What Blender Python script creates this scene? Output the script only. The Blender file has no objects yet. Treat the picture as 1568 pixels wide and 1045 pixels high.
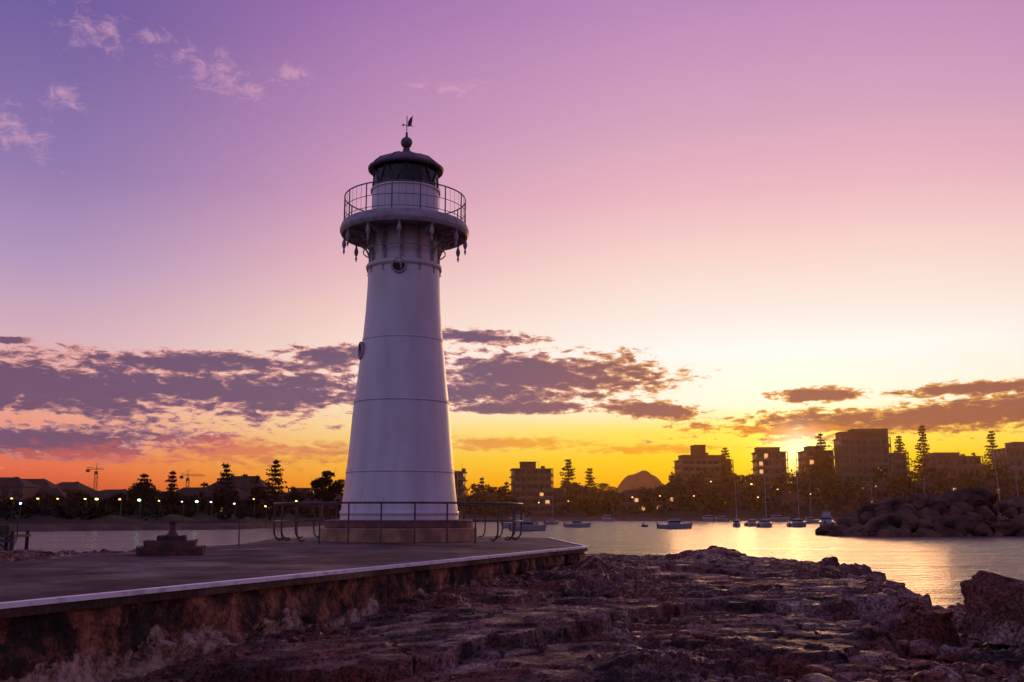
import bpy, math, random
import numpy as np
from mathutils import Vector, Matrix
random.seed(7); rng=np.random.default_rng(7)
scene=bpy.context.scene
scene.view_settings.view_transform='Standard'
scene.view_settings.look='None'
scene.view_settings.exposure=0
EYE=2.6; PITCH=math.radians(9.79); F=35/36*1568
# ---------- surveying helper: bearing/elevation read off a 1568x1045 print, at ground distance Y
def P(px,py,Y):
    dx=(px-784)/F; dy=(522.5-py)/F
    fy=math.cos(PITCH)-dy*math.sin(PITCH); fz=math.sin(PITCH)+dy*math.cos(PITCH)
    s=Y/fy
    return dx*s, EYE+fz*s
def AE(px,py):
    x,z=P(px,py,1.0); z-=EYE
    return math.degrees(math.atan2(x,1)), math.degrees(math.atan2(z,math.hypot(x,1)))
def srgb(r,g,b):
    f=lambda c:(c/255/12.92) if c/255<=0.04045 else ((c/255+0.055)/1.055)**2.4
    return (f(r),f(g),f(b),1)
# ---------- mesh builder
class MB:
    def __init__(s): s.v=[];s.f=[];s.m=[]
    def add(s,vs,fs,m=0):
        o=len(s.v); s.v+= [tuple(v) for v in vs]; s.f+=[tuple(i+o for i in f) for f in fs]; s.m+=[m]*len(fs)
    def box(s,c,d,m=0,rz=0,taper=1.0):
        x,y,z=d[0]/2,d[1]/2,d[2]/2; vs=[]
        for k in (-1,1):
            t=taper if k>0 else 1
            for a,b in((-1,-1),(1,-1),(1,1),(-1,1)):
                X=a*x*t;Y=b*y*t
                vs.append((c[0]+X*math.cos(rz)-Y*math.sin(rz),c[1]+X*math.sin(rz)+Y*math.cos(rz),c[2]+k*z))
        s.add(vs,[(0,3,2,1),(4,5,6,7),(0,1,5,4),(1,2,6,5),(2,3,7,6),(3,0,4,7)],m)
    def cyl(s,p0,p1,r0,r1=None,n=8,m=0):
        if r1 is None:r1=r0
        p0=Vector(p0);p1=Vector(p1);d=(p1-p0).normalized()
        a=d.orthogonal().normalized();b=d.cross(a);vs=[]
        for p,r in((p0,r0),(p1,r1)):
            for i in range(n):
                t=2*math.pi*i/n; vs.append(p+(a*math.cos(t)+b*math.sin(t))*r)
        fs=[(i,(i+1)%n,n+(i+1)%n,n+i) for i in range(n)]+[tuple(range(n))[::-1],tuple(range(n,2*n))]
        s.add(vs,fs,m)
    def tube(s,pts,r,n=6,m=0):
        for a,b in zip(pts[:-1],pts[1:]): s.cyl(a,b,r,r,n,m)
    def lathe(s,prof,c=(0,0,0),n=64,m=0):
        vs=[];fs=[]
        for r,z in prof:
            for i in range(n):
                t=2*math.pi*i/n; vs.append((c[0]+r*math.cos(t),c[1]+r*math.sin(t),c[2]+z))
        for k in range(len(prof)-1):
            for i in range(n):
                j=(i+1)%n; fs.append((k*n+i,k*n+j,(k+1)*n+j,(k+1)*n+i))
        s.add(vs,fs,m)
    def ring(s,c,R,r,n=64,k=8,m=0):
        vs=[];fs=[]
        for i in range(n):
            t=2*math.pi*i/n
            for j in range(k):
                u=2*math.pi*j/k
                vs.append((c[0]+(R+r*math.cos(u))*math.cos(t),c[1]+(R+r*math.cos(u))*math.sin(t),c[2]+r*math.sin(u)))
        for i in range(n):
            for j in range(k):
                fs.append((i*k+j,((i+1)%n)*k+j,((i+1)%n)*k+(j+1)%k,i*k+(j+1)%k))
        s.add(vs,fs,m)
    def leaves(s,centers,size,m=0,flat=0.0):
        N=len(centers); c=np.asarray(centers)
        a=rng.normal(size=(N,3)); a[:,2]*=(1-flat); a/=np.linalg.norm(a,axis=1)[:,None]
        b=rng.normal(size=(N,3)); b-= (a*b).sum(1)[:,None]*a; b/=np.linalg.norm(b,axis=1)[:,None]
        sz=size*rng.uniform(.5,1.2,N)[:,None]
        V=np.stack([c-a*sz,c-b*sz*.5,c+a*sz,c+b*sz*.5],1).reshape(-1,3)
        o=len(s.v); s.v+=[tuple(v) for v in V.tolist()]
        s.f+=[(o+4*i,o+4*i+1,o+4*i+2,o+4*i+3) for i in range(N)]; s.m+=[m]*N
    def obj(s,name,mats,parent=None,loc=(0,0,0),rz=0,smooth=False):
        me=bpy.data.meshes.new(name); me.from_pydata(s.v,[],s.f)
        for m in mats: me.materials.append(m)
        me.polygons.foreach_set('material_index',s.m)
        if smooth: me.polygons.foreach_set('use_smooth',[True]*len(s.f))
        me.update()
        o=bpy.data.objects.new(name,me); scene.collection.objects.link(o)
        o.location=loc; o.rotation_euler=(0,0,rz)
        if parent: o.parent=parent
        return o
def empty(name,loc=(0,0,0),rz=0):
    o=bpy.data.objects.new(name,None); o.location=loc; o.rotation_euler=(0,0,rz); scene.collection.objects.link(o); return o
# ---------- materials
def newmat(name):
    m=bpy.data.materials.new(name); m.use_nodes=True; nt=m.node_tree
    return m,nt,nt.nodes['Principled BSDF'],nt.nodes['Material Output']
def mat(name,c1,c2=None,scale=3.0,rough=.7,bump=0.0,bscale=None,metal=0,detail=6,stretch=None,lo=.35,hi=.65,spec=None):
    m,nt,b,o=newmat(name); L=nt.links
    b.inputs['Roughness'].default_value=rough; b.inputs['Metallic'].default_value=metal
    if spec is not None: b.inputs['Specular IOR Level'].default_value=spec
    tc=nt.nodes.new('ShaderNodeTexCoord'); mp=nt.nodes.new('ShaderNodeMapping'); L.new(tc.outputs['Object'],mp.inputs[0])
    if stretch: mp.inputs['Scale'].default_value=stretch
    n=nt.nodes.new('ShaderNodeTexNoise'); n.inputs['Scale'].default_value=scale; n.inputs['Detail'].default_value=detail
    L.new(mp.outputs[0],n.inputs['Vector'])
    r=nt.nodes.new('ShaderNodeValToRGB'); L.new(n.outputs['Fac'],r.inputs[0])
    c2=c2 or tuple(x*.75 for x in c1[:3])
    r.color_ramp.elements[0].position=lo; r.color_ramp.elements[1].position=hi
    r.color_ramp.elements[0].color=(*c2[:3],1); r.color_ramp.elements[1].color=(*c1[:3],1)
    L.new(r.outputs[0],b.inputs['Base Color'])
    if bump:
        n2=nt.nodes.new('ShaderNodeTexNoise'); n2.inputs['Scale'].default_value=bscale or scale*4; n2.inputs['Detail'].default_value=8
        L.new(mp.outputs[0],n2.inputs['Vector'])
        bp=nt.nodes.new('ShaderNodeBump'); bp.inputs['Strength'].default_value=bump; bp.inputs['Distance'].default_value=.05
        L.new(n2.outputs['Fac'],bp.inputs['Height']); L.new(bp.outputs[0],b.inputs['Normal'])
    return m
def emis(name,col,st):
    m,nt,b,o=newmat(name); b.inputs['Base Color'].default_value=(*col,1)
    b.inputs['Emission Color'].default_value=(*col,1); b.inputs['Emission Strength'].default_value=st; return m
# ---------- camera
cam=bpy.data.cameras.new('camera'); cam.lens=35; cam.sensor_width=36; cam.clip_end=20000; cam.clip_start=.05
co=bpy.data.objects.new('camera',cam); co.location=(0,0,EYE); co.rotation_euler=(math.pi/2+PITCH,0,0)
scene.collection.objects.link(co); scene.camera=co
# ---------- world
SUN_AZ=AE(1222,690)[0]; SUN_EL=3.4
def build_world():
    w=bpy.data.worlds.new('World'); scene.world=w; w.use_nodes=True; nt=w.node_tree; nt.nodes.clear(); L=nt.links
    def S(x,sock):
        if isinstance(x,(int,float)): sock.default_value=x
        else: L.new(x,sock)
    def M(op,a,b=None,c=None,clamp=False):
        n=nt.nodes.new('ShaderNodeMath'); n.operation=op; n.use_clamp=clamp; S(a,n.inputs[0])
        if b is not None:S(b,n.inputs[1])
        if c is not None:S(c,n.inputs[2])
        return n.outputs[0]
    def smooth(x,a,b):
        n=nt.nodes.new('ShaderNodeMapRange'); n.interpolation_type='SMOOTHSTEP'; S(x,n.inputs['Value'])
        n.inputs['From Min'].default_value=a; n.inputs['From Max'].default_value=b; return n.outputs[0]
    def mix(f,a,b,mode='MIX'):
        n=nt.nodes.new('ShaderNodeMix'); n.data_type='RGBA'; n.blend_type=mode; S(f,n.inputs[0])
        for x,i in((a,6),(b,7)):
            if isinstance(x,tuple): n.inputs[i].default_value=x
            else: L.new(x,n.inputs[i])
        return n.outputs[2]
    tc=nt.nodes.new('ShaderNodeTexCoord'); sep=nt.nodes.new('ShaderNodeSeparateXYZ')
    L.new(tc.outputs['Generated'],sep.inputs[0])
    az=M('MULTIPLY',M('ARCTAN2',sep.outputs[0],sep.outputs[1]),57.2958)
    el=M('MULTIPLY',M('ARCSINE',sep.outputs[2]),57.2958)
    elr=M('DIVIDE',M('MAXIMUM',el,0.0),60.0,clamp=True)
    def col(stops):
        r=nt.nodes.new('ShaderNodeValToRGB'); r.color_ramp.interpolation='LINEAR'
        e=r.color_ramp.elements
        while len(e)<len(stops): e.new(.5)
        for i,(p,c) in enumerate(stops): e[i].position=p/60; e[i].color=srgb(*c)
        L.new(elr,r.inputs[0]); return r.outputs[0]
    left=col([(0,(185,70,60)),(1.3,(216,84,56)),(2.4,(238,110,74)),(4,(242,146,116)),(6,(236,172,156)),(9,(216,176,188)),(13,(182,152,188)),(18,(146,122,174)),(26,(114,95,158)),(60,(95,85,150))])
    mid=col([(0,(234,100,20)),(1.5,(252,150,20)),(3,(255,192,70)),(5,(255,218,156)),(7,(254,230,204)),(9,(252,222,204)),(11,(246,206,194)),(14.4,(229,178,188)),(18,(206,153,184)),(22,(185,136,180)),(28.7,(156,110,172)),(60,(110,90,155))])
    sun=col([(0,(250,130,2)),(1.5,(255,178,2)),(3,(255,208,14)),(4.6,(255,230,90)),(6,(255,248,222)),(9,(255,251,243)),(11,(253,237,226)),(14.4,(250,214,204)),(18,(236,184,194)),(22,(216,164,190)),(28,(190,140,186)),(60,(125,100,160))])
    antiL=col([(0,(134,114,142)),(8,(156,142,176)),(20,(144,136,182)),(40,(118,110,164)),(60,(100,92,155))])
    antiR=col([(0,(108,84,104)),(8,(118,98,128)),(20,(112,98,144)),(40,(106,96,150)),(60,(100,92,155))])
    anti=mix(smooth(sep.outputs[0],-.6,.6),antiL,antiR)
    d=M('ABSOLUTE',M('SUBTRACT',az,SUN_AZ))
    d=M('MINIMUM',d,M('SUBTRACT',360.0,d))
    f1=smooth(d,3,32); f2=smooth(d,22,43); f3=smooth(d,60,120)
    base=mix(f3,mix(f2,mix(f1,sun,mid),left),anti)
    dd=M('SQRT',M('ADD',M('POWER',d,2.0),M('POWER',M('MULTIPLY',M('SUBTRACT',el,SUN_EL),1.3),2.0)))
    g=M('EXPONENT',M('MULTIPLY',M('POWER',M('DIVIDE',dd,1.3),2.0),-1.0))
    g2=M('EXPONENT',M('MULTIPLY',M('POWER',M('DIVIDE',dd,4.5),2.0),-1.0))
    base=mix(M('MULTIPLY',g2,0.3),base,(1.0,.62,.06,1),'ADD')
    def noise(sx,sy,scale,detail,rough,off=0,dist=0.0):
        c=nt.nodes.new('ShaderNodeCombineXYZ'); S(M('MULTIPLY',az,sx),c.inputs[0]); S(M('MULTIPLY',el,sy),c.inputs[1]); c.inputs[2].default_value=off
        n=nt.nodes.new('ShaderNodeTexNoise'); n.inputs['Scale'].default_value=scale; n.inputs['Detail'].default_value=detail; n.inputs['Roughness'].default_value=rough
        n.inputs['Distortion'].default_value=dist
        L.new(c.outputs[0],n.inputs['Vector']); return n.outputs['Fac']
    big=noise(.22,.8,1.0,3,.55,3.1); small=noise(1.15,3.4,1.0,7,.64,9.2,.3)
    nn=M('ADD',M('MULTIPLY',big,.38),M('MULTIPLY',small,.62))
    def mask(lst,soft=1.0):
        out=None
        for px,py,rx,ry,sl in lst:
            a0,e0=AE(px,py); ra=rx*.0376; re=ry*.0376
            da=M('SUBTRACT',az,a0)
            u=M('DIVIDE',da,ra); v=M('DIVIDE',M('SUBTRACT',M('SUBTRACT',el,e0),M('MULTIPLY',da,sl)),re)
            q=M('SUBTRACT',1.0,M('SQRT',M('ADD',M('MULTIPLY',u,u),M('MULTIPLY',v,v))))
            out=q if out is None else M('MAXIMUM',out,q)
        return M('MAXIMUM',out,-1.0)
    dark=[(100,594,400,62,0),(390,602,260,56,.02),(505,548,90,24,0),(300,556,260,24,0),(820,574,270,46,-.03),(730,515,120,16,-.05),(60,672,300,38,0),(760,600,160,26,0),
          (1000,628,110,18,-.1),(1420,642,430,32,.03),(1270,606,90,15,0),(1500,594,190,13,.02),(800,624,150,13,0),(1540,630,230,30,0),(10,520,40,8,0)]
    dm=M('ADD',M('MULTIPLY',mask(dark),1.0),M('MULTIPLY',M('SUBTRACT',nn,.5),3.1))
    dens=smooth(dm,.13,.38); core=smooth(dm,.14,.62)
    frnt=smooth(az,-5,14)
    corecol=mix(frnt,srgb(106,78,110),srgb(146,82,68)); rim=mix(frnt,srgb(242,168,152),srgb(255,184,74))
    base=mix(M('MULTIPLY',dens,.96),base,mix(core,rim,corecol))
    red=[(370,692,300,28,0),(120,700,260,16,0),(800,680,190,16,0),(1000,688,160,9,0),(1200,660,260,12,0)]
    rm=M('ADD',M('MULTIPLY',mask(red),.7),M('MULTIPLY',M('SUBTRACT',nn,.5),2.6))
    base=mix(M('MULTIPLY',smooth(rm,.1,.6),.7),base,mix(smooth(az,-8,4),srgb(212,98,84),srgb(238,140,34)))
    pink=[(145,45,75,44,0),(235,60,50,18,0),(330,112,105,44,-.2),(450,113,60,27,0),(630,130,40,16,0),(700,135,70,18,.1),(25,205,70,48,-.3),(380,138,50,20,0),(100,150,50,30,0)]
    sm2=noise(.9,1.5,1.0,7,.68,20.,.6)
    pm=M('ADD',M('MULTIPLY',mask(pink),.6),M('MULTIPLY',M('SUBTRACT',sm2,.5),2.4))
    base=mix(M('MULTIPLY',smooth(pm,.15,1.0),.55),base,srgb(232,172,192))
    base=mix(M('MULTIPLY',g,0.9),base,(1.1,.95,.7,1),'ADD')
    base=mix(smooth(el,-3,-.2),(.06,.04,.05,1),base)
    sky=nt.nodes.new('ShaderNodeTexSky'); sky.sky_type='NISHITA'; sky.sun_disc=False
    sky.sun_elevation=math.radians(SUN_EL); sky.sun_rotation=math.radians(SUN_AZ)
    bg=nt.nodes.new('ShaderNodeBackground'); bg.inputs[1].default_value=1.0; L.new(base,bg.inputs[0])
    bg2=nt.nodes.new('ShaderNodeBackground'); bg2.inputs[1].default_value=.0006; L.new(sky.outputs[0],bg2.inputs[0])
    ad=nt.nodes.new('ShaderNodeAddShader'); L.new(bg.outputs[0],ad.inputs[0]); L.new(bg2.outputs[0],ad.inputs[1])
    out=nt.nodes.new('ShaderNodeOutputWorld'); L.new(ad.outputs[0],out.inputs[0])
    try:
        w.cycles.sampling_method='MANUAL'; w.cycles.sample_map_resolution=512
    except Exception: pass
build_world()
sl=bpy.data.lights.new('sun','SUN'); sl.energy=.7; sl.angle=math.radians(14); sl.color=(1,.45,.16)
so=bpy.data.objects.new('sun',sl); scene.collection.objects.link(so)
a=math.radians(SUN_AZ); e=math.radians(SUN_EL+2)
so.rotation_euler=Vector((math.sin(a)*math.cos(e),math.cos(a)*math.cos(e),math.sin(e))).to_track_quat('Z','Y').to_euler()
# ---------- numpy noise
_perm=rng.random((256,256))
def vnoise(x,y,seed=0):
    x=x+seed*17.3; y=y+seed*9.1
    xi=np.floor(x).astype(int); yi=np.floor(y).astype(int); fx=x-xi; fy=y-yi
    fx=fx*fx*(3-2*fx); fy=fy*fy*(3-2*fy); g=lambda a,b:_perm[a&255,b&255]
    return (g(xi,yi)*(1-fx)+g(xi+1,yi)*fx)*(1-fy)+(g(xi,yi+1)*(1-fx)+g(xi+1,yi+1)*fx)*fy
def fbm(x,y,o=5,seed=0,gain=.5):
    s=0;a=1;t=0
    for i in range(o):
        s=s+a*vnoise(x*2**i,y*2**i,seed+i); t+=a; a*=gain
    return s/t
def worley(x,y,seed=0):
    x=x+seed*3.7; xi=np.floor(x).astype(int); yi=np.floor(y).astype(int); best=np.full(x.shape,9.); sec=np.full(x.shape,9.); cid=np.zeros(x.shape)
    for i in(-1,0,1):
        for j in(-1,0,1):
            a=xi+i;b=yi+j; px=a+_perm[a&255,b&255]; py=b+_perm[(a+91)&255,(b+37)&255]
            dd=np.hypot(x-px,y-py); v=_perm[(a+13)&255,(b+71)&255]
            cl=dd<best; sec=np.where(cl,best,np.minimum(sec,dd)); cid=np.where(cl,v,cid); best=np.where(cl,dd,best)
    return best,sec,cid
def grid_obj(name,V,nr,nc,mats,smooth=True,flip=False):
    idx=np.arange(nr*nc).reshape(nr,nc)
    q=np.stack([idx[:-1,:-1],idx[:-1,1:],idx[1:,1:],idx[1:,:-1]],-1).reshape(-1,4)
    if flip:q=q[:,::-1]
    me=bpy.data.meshes.new(name); me.vertices.add(len(V)); me.vertices.foreach_set('co',V.astype(np.float32).ravel())
    me.loops.add(q.size); me.loops.foreach_set('vertex_index',q.astype(np.int32).ravel())
    me.polygons.add(len(q)); me.polygons.foreach_set('loop_start',np.arange(0,q.size,4,dtype=np.int32)); 
    me.update(calc_edges=True); me.validate()
    me.polygons.foreach_set('use_smooth',[smooth]*len(me.polygons))
    for m in mats: me.materials.append(m)
    o=bpy.data.objects.new(name,me); scene.collection.objects.link(o); return o
# ---------- water
m,nt,b,o=newmat('water_surface'); L=nt.links
b.inputs['Base Color'].default_value=(.09,.04,.04,1); b.inputs['Roughness'].default_value=.24; b.inputs['IOR'].default_value=1.34
tc=nt.nodes.new('ShaderNodeTexCoord')
hs=[]
for sc,st in(((.30,1.3,1),1.0),((.05,.16,1),1.0),((1.2,4.8,1),1.0)):
    mp=nt.nodes.new('ShaderNodeMapping'); mp.inputs['Scale'].default_value=sc; L.new(tc.outputs['Object'],mp.inputs[0])
    n=nt.nodes.new('ShaderNodeTexNoise'); n.inputs['Scale'].default_value=1; n.inputs['Detail'].default_value=5; n.inputs['Distortion'].default_value=.5; L.new(mp.outputs[0],n.inputs['Vector']); hs.append(n.outputs['Fac'])
def mth(nt,op,a,b_):
    n=nt.nodes.new('ShaderNodeMath'); n.operation=op
    for x,i in((a,0),(b_,1)):
        if isinstance(x,(int,float)): n.inputs[i].default_value=x
        else: nt.links.new(x,n.inputs[i])
    return n.outputs[0]
h=mth(nt,'ADD',mth(nt,'ADD',mth(nt,'MULTIPLY',hs[0],1.2),mth(nt,'MULTIPLY',hs[1],3.2)),mth(nt,'MULTIPLY',hs[2],.35))
bp=nt.nodes.new('ShaderNodeBump'); bp.inputs['Strength'].default_value=.8; bp.inputs['Distance'].default_value=1.0
L.new(h,bp.inputs['Height']); L.new(bp.outputs[0],b.inputs['Normal'])
mb=MB(); mb.add([(-9000,-3000,0),(9000,-3000,0),(9000,12000,0),(-9000,12000,0)],[(0,1,2,3)]); mb.obj('water',[m])
# ---------- foreground rock shelf
def rock_material(name,gain=1.0):
    m,nt,b,o=newmat(name); L=nt.links
    geo=nt.nodes.new('ShaderNodeNewGeometry')
    def N(scale,detail=8,rough=.6,st=(1,1,1),dist=0):
        mp=nt.nodes.new('ShaderNodeMapping'); mp.inputs['Scale'].default_value=st; L.new(geo.outputs['Position'],mp.inputs[0])
        n=nt.nodes.new('ShaderNodeTexNoise'); n.inputs['Scale'].default_value=scale; n.inputs['Detail'].default_value=detail; n.inputs['Roughness'].default_value=rough; n.inputs['Distortion'].default_value=dist
        L.new(mp.outputs[0],n.inputs['Vector']); return n.outputs['Fac']
    def ramp(f,st):
        r=nt.nodes.new('ShaderNodeValToRGB'); e=r.color_ramp.elements
        while len(e)<len(st): e.new(.5)
        for i,(p,c) in enumerate(st): e[i].position=p; e[i].color=(*c,1)
        L.new(f,r.inputs[0]); return r.outputs[0]
    k=gain*1.35
    c1=ramp(N(.9,12,.76),[(.38,(.012*k,.006*k,.005*k)),(.46,(.065*k,.031*k,.024*k)),(.53,(.17*k,.092*k,.072*k)),(.63,(.46*k,.31*k,.26*k))])
    red=ramp(N(.6,8,.65),[(.46,(0,0,0)),(.60,(1,1,1))])
    fine=N(22,8,.75)
    mx=nt.nodes.new('ShaderNodeMix'); mx.data_type='RGBA'; mx.blend_type='MIX'; L.new(mth(nt,'MULTIPLY',red,.6),mx.inputs[0]); L.new(c1,mx.inputs[6]); mx.inputs[7].default_value=(.27*k,.075*k,.036*k,1)
    m2=nt.nodes.new('ShaderNodeMix'); m2.data_type='RGBA'; m2.blend_type='MULTIPLY'; m2.inputs[0].default_value=1
    L.new(mx.outputs[2],m2.inputs[6]); L.new(ramp(fine,[(.41,(.16,.14,.14)),(.57,(1.5,1.4,1.36))]),m2.inputs[7])
    vo=nt.nodes.new('ShaderNodeTexVoronoi'); vo.inputs['Scale'].default_value=26; L.new(geo.outputs['Position'],vo.inputs['Vector'])
    fl=ramp(vo.outputs['Distance'],[(.10,(1,1,1)),(.20,(0,0,0))]); fm=ramp(N(1.3,4,.6),[(.50,(0,0,0)),(.62,(1,1,1))])
    m3=nt.nodes.new('ShaderNodeMix'); m3.data_type='RGBA'; L.new(mth(nt,'MULTIPLY',mth(nt,'MULTIPLY',fl,fm),.6),m3.inputs[0]); L.new(m2.outputs[2],m3.inputs[6]); m3.inputs[7].default_value=(.50,.40,.37,1)
    L.new(m3.outputs[2],b.inputs['Base Color'])
    L.new(ramp(N(2.2),[(.35,(.42,.42,.42)),(.6,(.9,.9,.9))]),b.inputs['Roughness'])
    b.inputs['Specular IOR Level'].default_value=.35
    hgt=mth(nt,'ADD',mth(nt,'MULTIPLY',N(5,12,.75),1.0),mth(nt,'MULTIPLY',fine,.5))
    bp=nt.nodes.new('ShaderNodeBump'); bp.inputs['Strength'].default_value=1.0; bp.inputs['Distance'].default_value=.11
    L.new(hgt,bp.inputs['Height']); L.new(bp.outputs[0],b.inputs['Normal'])
    return m
rockm=rock_material('sea_rock')
nr,nc=560,820
yy=4*(40/4)**(np.linspace(0,1,nr)); s=np.linspace(0,1,nc)
Yg=np.repeat(yy[:,None],nc,1); Xg=(-.55*Yg-2)+(1.35*Yg+5)*s[None,:]
wob=(fbm(Xg*.6,Yg*.6,4,3)-.5)
sx=np.interp(Yg+wob*2,[4,9.9,13,17,21,24,27,30,33,35,36.5],[1.5,3.4,5.1,6.6,7.8,8.6,8.9,8.5,7.6,6,-12])+wob*1.6
d=sx-Xg  # >0 on shelf
h=1.0+.20*(fbm(Xg*.22,Yg*.22,3,1)-.5)
yl=np.interp(Xg,[-6,0,3.2,6.1,9],[9.3,12,17.8,17,15.5])+wob*2.2+(fbm(Xg*3,Yg*3,3,4)-.5)*.5
h+= .16*np.clip((Yg-yl)/.06,0,1)-.06
yl2=np.interp(Xg,[-6,0,4,9],[14,17,26,23])+(fbm(Xg*.9,Yg*.9,5,8)-.5)*2.8
h+= .11*np.clip((Yg-yl2)/.06,0,1)
yl3=np.interp(Xg,[-2,2,5,8],[7.5,10.6,13.2,14.0])+(fbm(Xg*1.3,Yg*1.3,5,18)-.5)*1.6
h+= .10*np.clip((Yg-yl3)/.05,0,1)-.08
tn=fbm(Xg*.4,Yg*.7,6,5,.55)*10; fl=np.floor(tn); fr=tn-fl
h+= .038*(fl+np.clip(fr*10,0,1)-5)
h+= .045*(fbm(Xg*2.2,Yg*2.2,5,11,.6)-.5)+.035*(fbm(Xg*9,Yg*9,4,14,.7)-.5)
rough=np.clip((fbm(Xg*.35,Yg*.35,3,21)-.47)*6,0,1)
w1,w2,cid=worley(Xg*2.6+wob,Yg*2.6,1); h+=rough*(.10*(cid-.4)-.07*np.exp(-((w2-w1)/.10)**2))
w1,w2,cid=worley(Xg*6.5,Yg*6.5,4); h+=rough*(.035*(cid-.4)-.03*np.exp(-((w2-w1)/.12)**2))
w1,w2,cid=worley(Xg*.42+wob*1.5,Yg*.30+wob,7); h+= .07*(cid-.5)-.14*np.exp(-((w2-w1)/.018)**2)
h+=.22*np.exp(-(((Xg-6.5)/1.1)**2+((Yg-33)/.8)**2))
# the rock dips towards the foot of the sea wall
xw=-4.85+(Yg-9.3)*6.61/16.05
h-= .20*np.clip((21-Yg)/6,0,1)*np.clip(1-(Xg-xw)/2.6,0,1)
h-= .12*np.clip((13.5-Yg)/4,0,1)*np.clip((1.5-Xg)/3,0,1)
beach=np.where(Yg<30,.72-.045*(Yg-11),-.3)+.10*(fbm(Xg*.7,Yg*.7,4,51)-.5)+.05*(fbm(Xg*9,Yg*9,2,63)-.5)
w1,w2,cid=worley(Xg*4.2,Yg*4.2,9); beach+= .12*cid*np.sqrt(np.clip(1-(w1/.62)**2,0,1))
w1,w2,cid=worley(Xg*9,Yg*9,19); beach+= .045*np.sqrt(np.clip(1-(w1/.6)**2,0,1))
t=np.clip(d/.22+.5,0,1); brk=.30*(fbm(Xg*1.6,Yg*1.6,3,71)-.5)*np.exp(-(d/.8)**2)
Z=h*t+beach*(1-t)+brk
Z=np.where(Yg>36.5,Z-(Yg-36.5)*.8,Z)
V=np.stack([Xg,Yg,Z],-1).reshape(-1,3)
grid_obj('rock_shelf',V,nr,nc,[rockm],smooth=False)
def hgt_at(x,y):
    i=np.argmin(np.abs(yy-y)); j=np.argmin(np.abs(Xg[i]-x)); return Z[i,j]
# angular boulders
import bmesh
from mathutils import noise
def boulder_verts(r,sc,seed,sub=3):
    rr=random.Random(seed)
    bm=bmesh.new(); bmesh.ops.create_icosphere(bm,subdivisions=sub,radius=1)
    planes=[]
    for k in range(11):
        n=Vector((rr.gauss(0,1),rr.gauss(0,1),rr.gauss(0,1))).normalized(); planes.append((n,rr.uniform(.5,.8)))
    for v in bm.verts:
        p=v.co.copy()
        for n,dd in planes:
            q=p.dot(n)
            if q>dd: p-=n*(q-dd)
        p+=v.co*noise.noise(p*2.2+Vector((seed,0,0)))*.10+v.co*noise.noise(p*6+Vector((seed,3,0)))*.03
        v.co=Vector((p.x*sc[0]*r,p.y*sc[1]*r,p.z*sc[2]*r))
    bm.verts.ensure_lookup_table()
    vs=[v.co.copy() for v in bm.verts]; fs=[[v.index for v in f.verts] for f in bm.faces]; bm.free(); return vs,fs
def add_boulder(mb,c,r,sc,seed,rot=None,sub=3,m=0):
    vs,fs=boulder_verts(r,sc,seed,sub)
    R=(rot or Matrix.Rotation(random.uniform(0,6.28),3,'Z')@Matrix.Rotation(random.uniform(-.5,.5),3,'X'))
    mb.add([R@v+Vector(c) for v in vs],fs,m)
# the big squared block on the right
mb=MB()
bm=bmesh.new(); bmesh.ops.create_cube(bm,size=1); bmesh.ops.subdivide_edges(bm,edges=bm.edges[:],cuts=44,use_grid_fill=True)
R=Matrix.Rotation(math.radians(13),3,'Y')@Matrix.Rotation(math.radians(30),3,'Z')
vs=[]
for v in bm.verts:
    p=v.co.copy()
    for n,dd in((Vector((-.6,-.5,.62)),.60),(Vector((.7,-.3,.7)),.62),(Vector((-.75,-.75,0)),.64),(Vector((.2,-.8,.5)),.54),(Vector((-.1,-.9,.25)),.47),(Vector((-.9,.1,.35)),.56)):
        n=n.normalized(); q=p.dot(n)
        if q>dd: p-=n*(q-dd)
    p+=p.normalized()*(.09*noise.noise(p*2.2)+.04*noise.noise(p*7)+.018*noise.noise(p*18)+.006*noise.noise(p*50))
    p=Vector((p.x*2.2,p.y*1.7,p.z*1.0)); vs.append(R@p+Vector((8.3,15.6,.97)))
bm.verts.ensure_lookup_table(); mb.add(vs,[[v.index for v in f.verts] for f in bm.faces]); bm.free()
mb.obj('boulder',[rock_material('boulder_rock',1.0)],smooth=False)
mb=MB()
for i in range(190):
    Yr=random.uniform(9,22); base=np.interp(Yr,[9.9,13,17,21,24],[3.4,5.1,6.6,7.8,8.6])
    Xr=base+random.gauss(-.05,.4) if i<115 else base+random.uniform(0,4)
    r=random.uniform(.05,.22) if i<115 else random.uniform(.04,.12)
    add_boulder(mb,(Xr,Yr,hgt_at(Xr,Yr)+r*.1),r,(1.3,1,.55),i,sub=2)
for i in range(120):
    t_=random.random(); Xw=-4.8+6.56*t_+random.uniform(.1,.8); Yw=9.3+16*t_; r=random.uniform(.04,.13)
    add_boulder(mb,(Xw,Yw,hgt_at(Xw,Yw)+r*.05),r,(1.2,1,.6),i+500,sub=2)
mb.obj('loose_rocks',[rock_material('loose_rock_stone',1.3)])
mb=MB(); add_boulder(mb,(1.95,24.6,1.22),.62,(.8,1.2,.6),77,Matrix.Rotation(.6,3,'Y'),sub=4)
mb.obj('fallen_rock',[rock_material('fallen_rock_stone',1.6)])
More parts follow.
